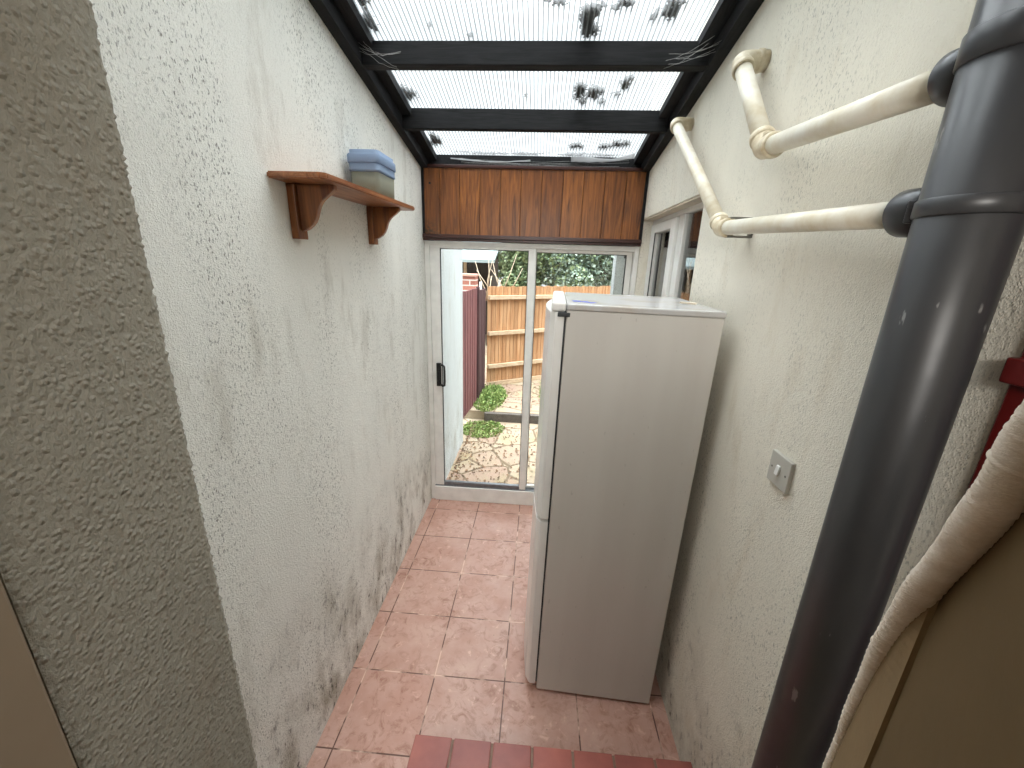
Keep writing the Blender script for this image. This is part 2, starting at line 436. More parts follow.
beam(1.885, .084, 'black cross beam under the clear roof, nearer of the two in view', .055)
beam(2.375, .097, 'black cross beam under the clear roof, nearer the timber cladding')
# dark flashing at the low end with torn dusty film
o = MB().box(XL+.046, XR-.048, 2.905, 2.935, 2.500, 2.563, M['rafter'], .002).build('eaves_batten'); tag(o, 'black batten across the low end of the roof above the cladding', 'batten')

# leaves lying on the roof
def clump(px, py, rx, ry, nleaf, label, seed):
    rnd = random.Random(seed); b = MB()
    cores = [(rnd.gauss(0, .45)*rx, rnd.gauss(0, .45)*ry) for _ in range(7)]
    for _ in range(int(nleaf*1.8)):
        c = rnd.choice(cores)
        x = px+c[0]+rnd.gauss(0, .2)*rx; y = py+c[1]+rnd.gauss(0, .2)*ry
        x = max(x0+.03, min(x1-.03, x)); y = min(y, 2.93)
        a = rnd.uniform(0, 2*PI); L = rnd.uniform(.004, .011); W = L*.45
        z = zs(y)+.011+rnd.uniform(0, .006)
        ca, sa = math.cos(a), math.sin(a); tl = rnd.uniform(-.3, .3)
        z -= .0; P = [(-L, 0), (-L*.3, W), (L*.5, W*.8), (L, 0), (L*.5, -W*.8), (-L*.3, -W)]
        b.face([(x+u*ca-v*sa, y+u*sa+v*ca, z+abs(u)*.2+v*tl*.3-.18*(u*sa+v*ca)) for u, v in P], M['leafdark'])
    o = b.build('leaf_clump'); tag(o, label, 'dead leaves', 'clumps of dead leaves lying on the clear roof', 'stuff'); return o
for k_, (px, py, rx, ry, nl) in enumerate([(.118, 1.86, .045, .075, 420), (.15, 1.78, .03, .03, 80), (.0, 1.755, .05, .015, 60), (.25, 1.765, .04, .03, 110),
        (.415, 1.77, .035, .05, 190), (.37, 1.82, .02, .02, 30), (.15, 2.28, .04, .06, 280), (.225, 2.27, .035, .06, 240), (.34, 2.19, .03, .05, 190), (.33, 2.28, .02, .02, 30),
        (.175, 2.80, .045, .05, 260), (.36, 2.80, .05, .04, 200), (.44, 2.77, .05, .05, 300),
        (-.69, 1.73, .025, .04, 260), (-.478, 1.865, .007, .01, 14), (-.325, 1.915, .014, .006, 24), (-.112, 2.306, .006, .014, 20),
        (-.698, 2.27, .022, .08, 420), (-.702, 1.85, .02, .07, 260), (-.69, 2.76, .045, .10, 800), (-.3, 2.92, .25, .02, 300), (.3, 2.92, .2, .02, 260)]):
    where = ['largest dark leaf clump on the roof above the nearest beam', 'small leaf clump just above the largest one', 'thin leaf clump at the top edge of the view', 'small leaf clump at the top edge, right of middle',
             'dark leaf clump near the right rafter at the top of the view', 'few leaves scattered below the right top clump', 'left half of the arched leaf clump in the second roof bay', 'right half of the arched leaf clump in the second roof bay',
             'separate small leaf clump in the second roof bay, near the right rafter', 'few leaves below the small clump in the second bay', 'leaf clump in the lowest roof bay, leftmost of three', 'leaf clump in the lowest roof bay, middle of three', 'leaf clump in the lowest roof bay, nearest the right rafter',
             'leaf debris against the left rafter at the top of the view', 'single dark leaf on the left of the clear roof', 'few leaves caught on top of the nearest beam', 'single dark leaf in the middle of the second roof bay',
             'debris strip along the left rafter in the second roof bay', 'debris strip along the left rafter above the nearest beam', 'black debris in the left corner of the lowest roof bay', 'leaves in the gutter end of the roof, left half', 'leaves in the gutter end of the roof, right half'][k_]
    clump(px, py, rx, ry, nl, where, 100+k_)

# torn dusty film and cobwebs at the low end of the roof
def film(pts, label):
    b = MB(); rnd = random.Random(len(pts)*3+1)
    nx = 14
    (xa, ya, za), (xb, yb, zb), wdt = pts
    rows = []
    for i in range(nx+1):
        u = i/nx; x = xa+(xb-xa)*u; y = ya+(yb-ya)*u; z = za+(zb-za)*u-.012*math.sin(PI*u)
        wv = wdt*(.4+.6*abs(math.sin(3.3*u+1)))
        rows.append([b.bm.verts.new((x, y+wv*j/3*.4, z+wv*j/3+rnd.uniform(-.002, .002))) for j in range(4)])
    i0 = b.mi(M['film'])
    for i in range(nx):
        for j in range(3):
            f = b.bm.faces.new([rows[i][j], rows[i+1][j], rows[i+1][j+1], rows[i][j+1]]); f.material_index = i0; f.smooth = True
    o = b.build('torn_film'); md = o.modifiers.new('s', 'SOLIDIFY'); md.thickness = .0006
    tag(o, label, 'plastic film'); return o
film([(-.62, 2.893, 2.535), (-.1, 2.893, 2.53), .010], 'thin torn film hanging over the eaves batten, left of middle')
film([(.16, 2.893, 2.53), (.55, 2.84, 2.545), .035], 'torn dusty film drooping beside the right rafter at the low end of the roof')

def strands(p0, p1, n, sag, label, seed):
    rnd = random.Random(seed); b = MB()
    for _ in range(n):
        a = Vector(p0)+Vector([rnd.uniform(-.02, .02) for _ in range(3)]); c = Vector(p1)+Vector([rnd.uniform(-.03, .03) for _ in range(3)])
        pts = [a.lerp(c, t/8)+Vector((0, 0, -sag*rnd.uniform(.6, 1.2)*math.sin(PI*t/8))) for t in range(9)]
        b.tube(pts, .00045, M['cobweb'], 4)
    o = b.build('cobweb'); tag(o, label, 'cobweb', kind='stuff')
strands((-.76, 1.87, 2.71), (-.62, 1.885, 2.66), 7, .015, 'cobweb strands on the left end of the nearest beam', 3)
strands((.45, 1.88, 2.66), (.60, 1.80, 2.70), 6, .012, 'cobweb strands on the right end of the nearest beam', 4)
strands((-.55, 2.89, 2.525), (.5, 2.89, 2.52), 4, .012, 'cobweb strands along the top of the timber cladding', 5)

# ------------------------------------------------------------------ timber cladding above the door
YC = 2.865
r = empty('cladding_panel', (0, YC, 2.05))
tag(r, 'varnished upright tongue-and-groove timber panel in a dark frame above the sliding door', 'wood cladding')
b = MB(); x = XL+.012; pw = .1345
x = math.floor((x+4.994)/pw)*pw-4.994
while x < XR-.014:
    a_, b_ = max(x, XL+.012), min(x+pw, XR-.014)
    if b_-a_ > .012: b.box(a_+.0012, b_-.0012, YC, YC+.018, 2.065, 2.485, M['cladding'], .003)
    x += pw
b.box(XL+.01, XR-.012, YC+.012, YC+.05, 2.055, 2.5, M['trim_brown'])
local(b.build('boards'), r)
b = MB()
b.box(XL+.001, XR-.001, YC-.022, YC+.03, 2.045, 2.070, M['trim_brown'], .003)
b.box(XL+.001, XR-.001, YC-.012, YC+.03, 2.028, 2.046, M['trim_brown'], .003)
b.box(XL+.001, XR-.001, YC-.010, YC+.03, 2.476, 2.496, M['trim_brown'], .003)
b.box(XL+.001, XL+.016, YC-.012, YC+.03, 2.071, 2.475, M['rafter'], .002)
b.box(XR-.019, XR-.001, YC-.012, YC+.03, 2.071, 2.475, M['rafter'], .002)
local(b.build('frame_trim'), r)
k_ = MB(); k_.tube([(-.755, YC+.004, 2.385), (-.755, YC-.0015, 2.385)], .007, M['black_plastic'], 14)
local(k_.build('knot_hole'), r)

# ------------------------------------------------------------------ sliding patio door
d = empty('door_1', (0, YD, 0)); tag(d, kind='structure')
fr = MB(); W = M['white_frame']
fr.box(XL+.001, XL+.034, 2.885, 2.965, 0, 2.027, W, .003)
fr.box(.625, XR-.001, 2.885, 2.965, 0, 2.027, W, .003)
fr.box(XR+.0005, .72, 2.885, 2.965, 1.16, 2.027, W, .003) if False else None
fr.box(XL+.034, .625, 2.885, 2.965, 1.995, 2.027, W, .003)
fr.box(XL+.034, .625, 2.875, 2.965, 0, .125, W, .004)
fr.box(XL+.034, .625, 2.885, 2.965, .125, .132, M['alu'], .001)
local(fr.build('door_frame'), d)
def panel(name, xa, xb, ya, yb, z0, z1, sl, sr, top, bot, botm):
    p = MB()
    p.box(xa, xa+sl, ya, yb, z0, z1, W, .004); p.box(xb-sr, xb, ya, yb, z0, z1, W, .004)
    p.box(xa+sl, xb-sr, ya, yb, z1-top, z1, W, .003); p.box(xa+sl, xb-sr, ya, yb, z0, z0+bot, botm, .003)
    ym = (ya+yb)/2
    for (a_, b_, c_, d_) in ((xa+sl, xa+sl+.004, z0+bot, z1-top), (xb-sr-.004, xb-sr, z0+bot, z1-top)):
        p.box(a_, b_, ym-.010, ym+.010, c_, d_, M['dark_gasket'])
    p.box(xa+sl, xb-sr, ym-.010, ym+.010, z1-top-.004, z1-top, M['dark_gasket'])
    o = local(p.build(name), d)
    g = MB().box(xa+sl+.004, xb-sr-.004, ym-.002, ym+.002, z0+bot, z1-top-.004, M['glass']).build('glass')
    g.parent = o; return o
sp = panel('sliding_panel', XL+.036, -.034, 2.888, 2.918, .133, 1.994, .070, .052, .014, .032, M['alu'])
fp = panel('fixed_panel', -.060, .623, 2.925, 2.955, .133, 1.994, .030, .038, .020, .02, W)
h = MB(); hx = -.742
h.box(hx, hx+.036, 2.872, 2.888, .985, 1.165, M['black_plastic'], .004)
h.tube([(hx+.034, 2.876, 1.15), (hx+.05, 2.862, 1.155), (hx+.066, 2.852, 1.145), (hx+.068, 2.85, 1.11), (hx+.068, 2.85, 1.03), (hx+.066, 2.852, 1.0), (hx+.05, 2.862, .99), (hx+.034, 2.876, .998)], .008, M['black_plastic'], 12)
h.box(hx+.008, hx+.026, 2.862, 2.873, 1.03, 1.10, M['black_plastic'], .003)
ho = h.build('door_handle', label='black D-shaped handle'); ho.parent = sp
# match the panel's space
ho.matrix_parent_inverse = Matrix.Identity(4)

# ------------------------------------------------------------------ window in the right wall
d = empty('window_1', (.72, 2.36, WZ0)); tag(d, kind='structure')
P = M['white_pvc']; xa, xb = .722, .78
f = MB()
f.box(xa, xb, WY0, WY1, WZ1-.035, WZ1, P, .004); f.box(xa, xb, WY0, WY1, WZ0, WZ0+.05, P, .004)
f.box(xa, xb, WY0, WY0+.05, WZ0+.05, WZ1-.035, P, .004); f.box(xa, xb, WY1-.03, WY1, WZ0+.05, WZ1-.035, P, .004)
f.box(xa, xb, 2.262, 2.345, WZ0+.05, WZ1-.035, P, .004)
local(f.build('window_frame'), d)
s_ = MB(); ya, yb, za, zb = 2.350, 2.848, WZ0+.05, WZ1-.04
s_.box(xa-.016, xb-.01, ya, ya+.085, za, zb, P, .006); s_.box(xa-.016, xb-.01, yb-.085, yb, za, zb, P, .006)
s_.box(xa-.016, xb-.01, ya+.085, yb-.085, zb-.055, zb, P, .006); s_.box(xa-.016, xb-.01, ya+.085, yb-.085, za, za+.08, P, .006)
s_.box(xa-.012, xa-.006, ya+.085, ya+.09, za+.08, zb-.055, M['dark_gasket']); s_.box(xa-.012, xa-.006, yb-.09, yb-.085, za+.08, zb-.055, M['dark_gasket'])
local(s_.build('opening_sash'), d)
local(MB().box(xa+.02, xa+.026, 1.885, 2.265, WZ0+.05, WZ1-.034, M['window_glass']).build('glass'), d)
local(MB().box(xa+.012, xa+.018, ya+.085, yb-.085, za+.08, zb-.055, M['window_glass']).build('glass'), d)
o = local(MB().box(XR+.004, xa-.001, WY0+.001, WY1-.001, WZ1-.012, WZ1-.001, M['lintel'], .002).build('lintel_board'), d)
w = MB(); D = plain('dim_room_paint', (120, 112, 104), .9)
w.box(1.9, 1.95, 1.2, 3.6, 0, 2.6, D); w.box(.90, 1.9, 1.15, 1.2, 0, 2.6, D); w.box(.90, 1.9, 3.6, 3.65, 0, 2.6, D); w.box(.90, 1.95, 1.15, 3.65, 2.6, 2.65, D); w.box(.9, 1.95, 1.15, 3.65, -.05, 0, D)
w.box(XR+.24, .905, 3.02, 3.65, 0, 2.65, D)
o = w.build('wall_inner_room'); tag(o, kind='structure')

# ------------------------------------------------------------------ shelf and tub
r = empty('wall_shelf', (XL, 1.65, 2.118), (math.radians(1.1), 0, 0))
tag(r, 'varnished brown wooden shelf on two curved brackets on the left wall', 'shelf')
b = MB()
b.prism([(0, -.41), (.158, -.41), (.175, -.393), (.180, .44), (.172, .465), (0, .465)], 2, .0, .018, M['shelf_wood'], None, .004)
b.build('shelf_board', r)
def bracket(yc, w1=.052):
    q = MB()
    q.box(0.0005, .026, yc-w1/2, yc+w1/2, -.165, -.0005, M['bracket_wood'], .002)
    pr = [(.027, -.0005), (.148, -.0005), (.148, -.014)]
    for (gx, gz) in ((.140, -.020), (.131, -.028), (.120, -.036), (.107, -.046), (.097, -.058), (.090, -.071), (.085, -.085), (.080, -.098), (.073, -.111), (.062, -.123), (.048, -.133), (.040, -.137)):
        pr.append((gx, gz))
    pr.append((.027, -.140))
    q.prism(pr, 1, yc-.011, yc+.011, M['bracket_wood'], None, .0015)
    return q.build('bracket', r)
bracket(-.295); bracket(.315)

t = empty('plastic_tub', (-.722, 1.83, 2.1395), (math.radians(1.1), 0, 0))
tag(t, 'cloudy plastic tub with pale blue top standing on the wooden wall shelf', 'tub')
def rrect(hx, hy, rad, n=5):
    out = []
    for cx, cy, a0 in ((hx-rad, hy-rad, 0), (-hx+rad, hy-rad, PI/2), (-hx+rad, -hy+rad, PI), (hx-rad, -hy+rad, 1.5*PI)):
        for i in range(n+1):
            a = a0+PI/2*i/n; out.append((cx+rad*math.cos(a), cy+rad*math.sin(a)))
    return out
def loft(levels, m, cap0=True, cap1=True):
    b = MB(); i = b.mi(m); prev = None
    for (hx, hy, rad, z) in levels:
        cur = [b.bm.verts.new((x, y, z)) for x, y in rrect(hx, hy, rad)]
        if prev:
            for j in range(len(cur)):
                f = b.bm.faces.new([prev[j], prev[(j+1) % len(cur)], cur[(j+1) % len(cur)], cur[j]]); f.material_index = i; f.smooth = True
        elif cap0: b.bm.faces.new(cur[::-1]).material_index = i
        prev = cur
    if cap1: b.bm.faces.new(prev).material_index = i
    return b
loft([(.054, .092, .02, 0), (.058, .096, .02, .006), (.060, .098, .02, .088)], M['tub_clear']).build('lower_tub', t)
loft([(.050, .088, .02, .004), (.054, .092, .02, .070)], M['tub_fill']).build('contents', t)
loft([(.061, .099, .02, .089), (.064, .102, .02, .094), (.064, .102, .02, .098), (.0625, .1005, .02, .100), (.063, .101, .02, .138)], M['tub_blue'], True, True).build('blue_box', t)
loft([(.066, .104, .02, .120), (.067, .105, .02, .123), (.067, .105, .02, .148), (.064, .101, .02, .153), (.060, .097, .02, .156), (.060, .097, .02, .167)], M['tub_blue']).build('lid', t)

# ------------------------------------------------------------------ fridge freezer
ry, rx_, rg = math.radians(-2.2), math.radians(.5), math.radians(.65)
r = empty('fridge_freezer', (.0759, 1.3826, .0), (rx_, rg, ry))
tag(r, 'tall off-white fridge freezer standing side-on against the right wall', 'fridge freezer')
Wf, Df, Hf = .508, .552, 1.77
def box(x0, x1, y0, y1, z0, z1, m, bev, name, par=r, seg=2): return MB().box(x0, x1, y0, y1, z0, z1, m, bev, seg=seg).build(name, par)
box(0, Wf, 0, Df, .018, Hf-.022, M['fridge'], .003, 'body')
box(-.0, Wf+.004, -.002, Df, Hf-.0215, Hf, M['fridge_top'], .005, 'top_panel')
for (fx, fy) in ((.05, .05), (.05, Df-.05), (Wf-.05, .05), (Wf-.05, Df-.05)):
    MB().tube([(fx, fy, .0), (fx, fy, .0178)], .018, M['black_plastic'], 14).build('foot', r)
def fdoor(z0, z1, name):
    b = MB(); i = b.mi(M['fridge_door'])
    prof = []  # (x, y) outline, bowed front
    nn = 18
    for q in range(nn+1):
        u = q/nn; y = .0+Df*u
        e = min(1, min(u, 1-u)/.05); e = math.sqrt(max(0, 1-(1-e)**2))
        prof.append((-.036-.014*e-.026*math.sin(PI*u), y))
    prof = [(-.007, 0)]+prof+[(-.007, Df)]
    b.prism(prof, 2, z0, z1, M['fridge_door'], None, .003)
    o = b.build(name, r); return o
fd = fdoor(.045, .915, 'freezer_door'); ud = fdoor(.927, Hf-.03, 'fridge_door')
box(-.0068, -.0008, .008, Df-.008, .05, .91, M['dark_gasket'], 0, 'seal', fd); box(-.0068, -.0008, .008, Df-.008, .932, Hf-.035, M['dark_gasket'], 0, 'seal', ud)
b = MB().box(-.052, -.002, .006, Df-.01, Hf-.029, Hf+.004, M['fridge_door'], .009, seg=3); b.build('door_cap', ud)
b = MB().box(-.03, .012, -.004, .03, Hf-.044, Hf-.030, M['dark_gasket'], .002); b.build('hinge', r)
b = MB()
for (cx, cy, L, a) in ((.05, .10, .055, .3), (.075, .085, .04, -.4), (.035, .12, .03, .1), (.09, .075, .03, .9)):
    b.box(-L/2, L/2, -.007, .007, 0, .0004, M['blue'], 0, Matrix.Translation((cx, cy, Hf+.0004)) @ Matrix.Rotation(a, 4, 'Z'))
b.build('blue_marks', r, label='blue ink marks on the top corner')
pl = MB(); pl.prism([(-.03, -.012), (-.01, -.017), (.025, -.012), (.03, .006), (.0, .012), (-.025, .008)], 2, 0, .006, M['lintel'], Matrix.Rotation(-.5, 4, 'Z'), .002)
o = pl.build('plaster_flake', loc=(.545, 1.53, 1.771)); o.rotation_euler = (rx_, rg, 0); tag(o, 'small pale plaster flake lying on the fridge top near the right wall', 'debris')

# ------------------------------------------------------------------ light switch
r = empty('light_switch', (XR, .985, 1.395)); r.rotation_euler = (0, 0, 0)
tag(r, 'square white light switch on the right wall between fridge and downpipe', 'light switch')
MB().box(-.011, 0, -.043, .043, -.043, .043, M['switch'], .002).build('face_plate', r)
MB().box(-.017, -.0112, -.007, .007, -.013, .013, M['white_pvc'], .0015, Matrix.Rotation(.12, 4, 'Y')).build('rocker', r)
for s in (-1, 1): MB().tube([(-.0116, s*.030, 0), (-.0106, s*.030, 0)], .003, M['steel'], 12).build('screw', r)

# ------------------------------------------------------------------ pipes
SX, SY, SR = .579, .632, .055
r = empty('soil_pipe', (SX, SY, 0)); tag(r, 'thick grey plastic downpipe standing at the right wall', 'downpipe')
MB().tube([(0, 0, .001), (0, 0, 2.93)], SR, M['grey_pvc'], 64).build('pipe', r)
def band(z, hh, rr):
    b = MB(); b.tube([(0, 0, z-hh), (0, 0, z-hh+.002), (0, 0, z+hh-.002), (0, 0, z+hh)], [rr-.002, rr, rr, rr-.002], M['grey_pvc'], 64)
    return b
PXc = .58
def boss(z, ln, zb, hb, lug):
    b = band(zb, hb, SR+.0032)
    if lug:
        a = math.radians(128)
        b.box(-.004, .006, -.004, .008, -.016, .016, M['grey_pvc'], .002, Matrix.Translation((math.cos(a)*(SR+.004), math.sin(a)*(SR+.004), zb)) @ Matrix.Rotation(a, 4, 'Z'))
    o = b.build('boss_clamp', r)
    c = MB(); c.tube([(0, SR-.012, z-.002), (0, SR+ln-.004, z+.002), (0, SR+ln-.001, z+.002), (0, SR+ln, z+.002)], [.036, .036, .0345, .032], M['grey_pvc'], 40)
    c.build('boss_socket', o); return o
boss(1.985, .050, 1.982, .012, True); boss(2.163, .034, 2.171, .019, False)

def arc(a, b, c, rad, n=8):
    """rounded corner at b"""
    a, b, c = Vector(a), Vector(b), Vector(c)
    u = (a-b).normalized(); v = (c-b).normalized(); ang = u.angle(v)/2; d = rad/math.tan(ang)
    p, q = b+u*d, b+v*d; cen = b+(u+v).normalized()*(rad/math.sin(ang))
    out = []
    for i in range(n+1):
        t = i/n; w_ = (p-cen).lerp(q-cen, t)
        out.append(cen+w_.normalized()*rad)
    return out
def waste(A, B, Cc, D_, rp, label):
    """A at the stack, B lower elbow, Cc top elbow, D_ on the wall"""
    r = empty('waste_pipe', A); tag(r, label, 'waste pipe', 'cream waste pipes on the right wall')
    A, B, Cc, D_ = map(Vector, (A, B, Cc, D_)); re = rp+.0045; hub = .048
    o = []
    uB = (A-B).normalized(); vB = (Cc-B).normalized(); uC = (B-Cc).normalized(); vC = (D_-Cc).normalized()
    o.append(MB().tube([A, B+uB*(hub-.012)], rp, M['cream'], 40).build('horizontal_pipe'))
    o.append(MB().tube([B+vB*(hub-.012), Cc+uC*(hub-.012)], rp, M['cream'], 40).build('sloping_pipe'))
    b = MB(); ar = arc(A, B, Cc, .018)
    b.tube([B+uB*hub]+[B+uB*(hub-.016)]+ar+[B+vB*(hub-.016), B+vB*hub], re, M['elbow'], 40)
    for q in (uB, vB): b.tube([B+q*(hub-.002), B+q*(hub+.001), B+q*(hub-.014), B+q*(hub-.018)][::-1][:0] or [B+q*(hub-.018), B+q*(hub-.016), B+q*(hub-.002), B+q*hub], [re+.0005, re+.003, re+.003, re+.0005], M['elbow'], 40)
    o.append(b.build('lower_elbow', label='yellowed elbow joint'))
    b = MB(); ar = arc(B, Cc, D_, .02)
    b.tube([Cc+uC*hub, Cc+uC*(hub-.016)]+ar+[Cc+vC*min(hub-.002, (D_-Cc).length-.004), D_], re, M['elbow'], 40)
    b.tube([Cc+uC*(hub-.018), Cc+uC*(hub-.016), Cc+uC*(hub-.002), Cc+uC*hub], [re+.0005, re+.003, re+.003, re+.0005], M['elbow'], 40)
    b.tube([D_+Vector((-.030, 0, 0)), D_+Vector((-.028, 0, 0)), D_+Vector((-.016, 0, 0)), D_+Vector((-.014, 0, 0))], [re+.0005, re+.003, re+.003, re+.0005], M['elbow'], 40)
    o.append(b.build('upper_elbow', label='yellowed elbow joint entering the wall'))
    for q in o: local(q, r)
    return r
w1 = waste((PXc, SY+SR+.049, 1.987), (PXc, 1.434, 2.023), (PXc, 2.13, 2.525), (XR, 2.14, 2.525), .0215, 'lower cream waste pipe, ending in an elbow beside the window')
waste((PXc, SY+SR+.033, 2.165), (PXc, 1.246, 2.207), (PXc, 1.50, 2.505), (XR, 1.505, 2.508), .0235, 'upper cream waste pipe, running above the lower one')
r = empty('pipe_clip', (XR, 1.395, 2.022)); tag(r, 'dull metal clip holding the lower waste pipe to the wall', 'pipe clip')
b = MB(); b.box(-.075, 0, -.011, .011, .024, .030, M['steel'], .001); b.build('clip_arm', r)
MB().box(-.075, 0, -.011, .011, -.030, -.024, M['steel'], .001).build('clip_arm', r); MB().box(-.006, 0, -.013, .013, -.023, .023, M['steel'], .001).build('clip_plate', r)

# ------------------------------------------------------------------ red door frame on the right
r = empty('red_door_frame', (.668, .54, .12)); tag(r, 'dark red painted timber door frame behind the grey downpipe', 'door frame')
local(MB().box(.646, .699, .500, .572, .12, 2.35, M['red_paint'], .003).build('post'), r)
local(MB().box(.629, .6455, .520, .571, 1.757, 1.792, M['red_paint'], .003).build('cross_block'), r)

# ------------------------------------------------------------------ cord wrapped panel at the right
S = 1.25
ctrl = [((.300, .222), 1.872), ((.308, .245), 1.811), ((.319, .261), 1.757), ((.340, .290), 1.691), ((.364, .329), 1.597), ((.383, .357), 1.504), ((.400, .378), 1.398), ((.408, .388), 1.306), ((.410, .392), 1.20), ((.410, .392), 1.05), ((.410, .392), .9)]
rad0 = [.0150, .0148, .0142, .0132, .0112, .0092, .0074, .0054, .0045, .004, .004]
pts = [Vector((x*S, y*S, H+(z-H)*S)) for (x, y), z in ctrl]
def smooth_path(P, R, n):
    out, rr = [], []
    for i in range(len(P)-1):
        p0, p1, p2, p3 = P[max(i-1, 0)], P[i], P[i+1], P[min(i+2, len(P)-1)]
        for j in range(n):
            t = j/n
            out.append(.5*((2*p1)+(-p0+p2)*t+(2*p0-5*p1+4*p2-p3)*t*t+(-p0+3*p1-3*p2+p3)*t**3)); rr.append(R[i]+(R[i+1]-R[i])*t)
    out.append(P[-1]); rr.append(R[-1]); return out, rr
pp, rr = smooth_path(pts, rad0, 60)
rnd = random.Random(5); kn = [rnd.uniform(-.0004, .0004) for _ in pp]
rr2 = []
for i, q in enumerate(rr):
    wob = .0010*abs(math.sin(i*.5))+kn[i]+.0006*math.sin(i*.09)
    rr2.append(q*S*.93+wob+(.0009 if i % 97 < 2 else 0))
r = empty('cord_edged_panel', (pts[-1].x, pts[-1].y, .12)); tag(r, 'beige panel with a curved cream cord-wrapped edge in front of the downpipe', 'panel')
b = MB(); b.tube(pp, rr2, M['rope'], 40)
local(b.build('wrapped_edge', label='cream cotton cord wound around the curved edge'), r)
F = Vector((.453, .391, 0))
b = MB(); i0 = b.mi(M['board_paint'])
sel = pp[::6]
dirn = Vector((F.x-sel[0].x, F.y-sel[0].y, 0)).normalized(); nrm = Vector((dirn.y, -dirn.x, 0))
def curve_at(hx, hy):
    # height of the tube above a ground point, along the panel
    return min(pp, key=lambda p: (p.x-hx)**2+(p.y-hy)**2 + (0 if True else 0)).z
g0 = F-dirn*.9
gpts = [g0+(F-g0)*(i/30) for i in range(31)]
front, back = [], []
topz = max(p.z for p in pp)
for g in gpts:
    z = curve_at(g.x, g.y) if (g-F).length < .115 else topz+.05+(.9-(g-F).length)*.0
    front.append(g.copy()); back.append((g, z))
poly = []
for (g, z) in back:
    for off in (0.004, .018): pass
ring = []
for (g, z) in back:
    a = g+nrm*.005; c = g+nrm*.018
    ring.append([b.bm.verts.new((a.x, a.y, .12)), b.bm.verts.new((a.x, a.y, z-.004)), b.bm.verts.new((c.x, c.y, z-.004)), b.bm.verts.new((c.x, c.y, .12))])
for q in range(len(ring)-1):
    for j in range(4):
        f = b.bm.faces.new([ring[q][j], ring[q][(j+1) % 4], ring[q+1][(j+1) % 4], ring[q+1][j]]); f.material_index = i0
b.bm.faces.new(ring[0][::-1]); b.bm.faces.new(ring[-1])
local(b.build('fabric_panel'), r)
# strip between the fold and the cord; daylight on it painted as a paler tone
b = MB(); i0 = b.mi(M['strip_lit_tone']); ring = []
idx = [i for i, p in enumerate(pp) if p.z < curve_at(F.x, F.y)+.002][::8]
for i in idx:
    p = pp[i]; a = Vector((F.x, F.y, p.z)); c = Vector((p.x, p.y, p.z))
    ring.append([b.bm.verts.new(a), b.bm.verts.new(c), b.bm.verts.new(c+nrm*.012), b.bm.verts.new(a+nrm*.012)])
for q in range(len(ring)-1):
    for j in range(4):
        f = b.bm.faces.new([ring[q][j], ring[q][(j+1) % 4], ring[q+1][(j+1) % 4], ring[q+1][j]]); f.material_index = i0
local(b.build('edge_strip', label='beige strip beside the cord, daylight painted in as a paler tone'), r)

# ------------------------------------------------------------------ outside
o = MB().box(-3.2, 2.4, 3.02, 4.78, -.16, -.03, M['paving']).build('patio'); tag(o, kind='structure')
o = MB().box(-3.2, 2.4, 4.79, 14, -.16, .08, M['paving']).build('garden_path'); tag(o, kind='structure')
o = MB().box(-.62, 1.2, 4.72, 4.779, -.03, .079, M['soil'], .006).build('stone_edging'); tag(o, 'dark stone edging across the paved path', 'kerb')
o = MB().box(-1.05, -.772, 3.03, 4.10, -.03, 2.7, M['wall_out']).build('wall_outside_left'); tag(o, kind='structure')
r = empty('white_post', (.60, 3.16, -.03)); tag(r, 'peeling white painted post outside the glass, right of the trees', 'post')
local(MB().box(.545, .66, 3.10, 3.22, -.03, 2.6, M['wall_out'], .006).build('post_body'), r)
local(MB().box(.60, .664, 3.085, 3.10, 1.955, 1.985, M['black_plastic'], .002).build('dark_bracket'), r)

def boards(b, p0, p1, z0, zt, pitch, th, m, rnd, gap=.004, vz=.008):
    p0, p1 = Vector((*p0, 0)), Vector((*p1, 0)); L = (p1-p0).length; n = max(1, int(L/pitch)); a = math.atan2((p1-p0).y, (p1-p0).x)
    for q in range(n):
        u = (q+.5)/n; c = p0.lerp(p1, u)
        hw = L/n/2-gap/2
        b.box(-hw, hw, -th/2, th/2, z0, zt+rnd.uniform(-vz, vz), m, .002, Matrix.Translation((c.x, c.y, rnd.uniform(0, .002))) @ Matrix.Rotation(a+rnd.uniform(.03, .07), 4, 'Z'))
    return a
rnd = random.Random(11)
FA, FB = (-.74, 5.87), (1.5, 7.42)
r = empty('wooden_fence', (FA[0], FA[1], .08)); tag(r, 'new pale timber closeboard fence with three rails at the end of the path', 'fence')
b = MB(); a = boards(b, FA, FB, .12, 1.575, .064, .014, M['fence'], rnd); local(b.build('board_panel'), r)
dv = (Vector(FB)-Vector(FA)); nv = Vector((dv.y, -dv.x)).normalized()
for z in (.40, .90, 1.42):
    c = (Vector(FA)+Vector(FB))/2+nv*.04
    b = MB().box(-dv.length/2, dv.length/2, -.028, .028, -.028, .028, M['fence_rail'], .004, Matrix.Translation((c.x, c.y, z)) @ Matrix.Rotation(a, 4, 'Z'))
    local(b.build('rail'), r)
c = (Vector(FA)+Vector(FB))/2+nv*.03
local(MB().box(-dv.length/2, dv.length/2, -.012, .012, .082, .15, M['fence_rail'], .003, Matrix.Translation((c.x, c.y, 0)) @ Matrix.Rotation(a, 4, 'Z')).build('gravel_board'), r)
r = empty('maroon_fence', (-.85, 4.27, .08)); tag(r, 'maroon stained board fence just beyond the white outside wall', 'fence')
b = MB(); boards(b, (-.885, 4.12), (-.79, 5.15), .085, 1.585, .11, .02, M['redfence'], rnd, .004, .005); local(b.build('board_panel'), r)
local(MB().box(-.80, -.755, 5.155, 5.21, .085, 1.6, M['maroon_dark'], .004).build('end_post'), r)
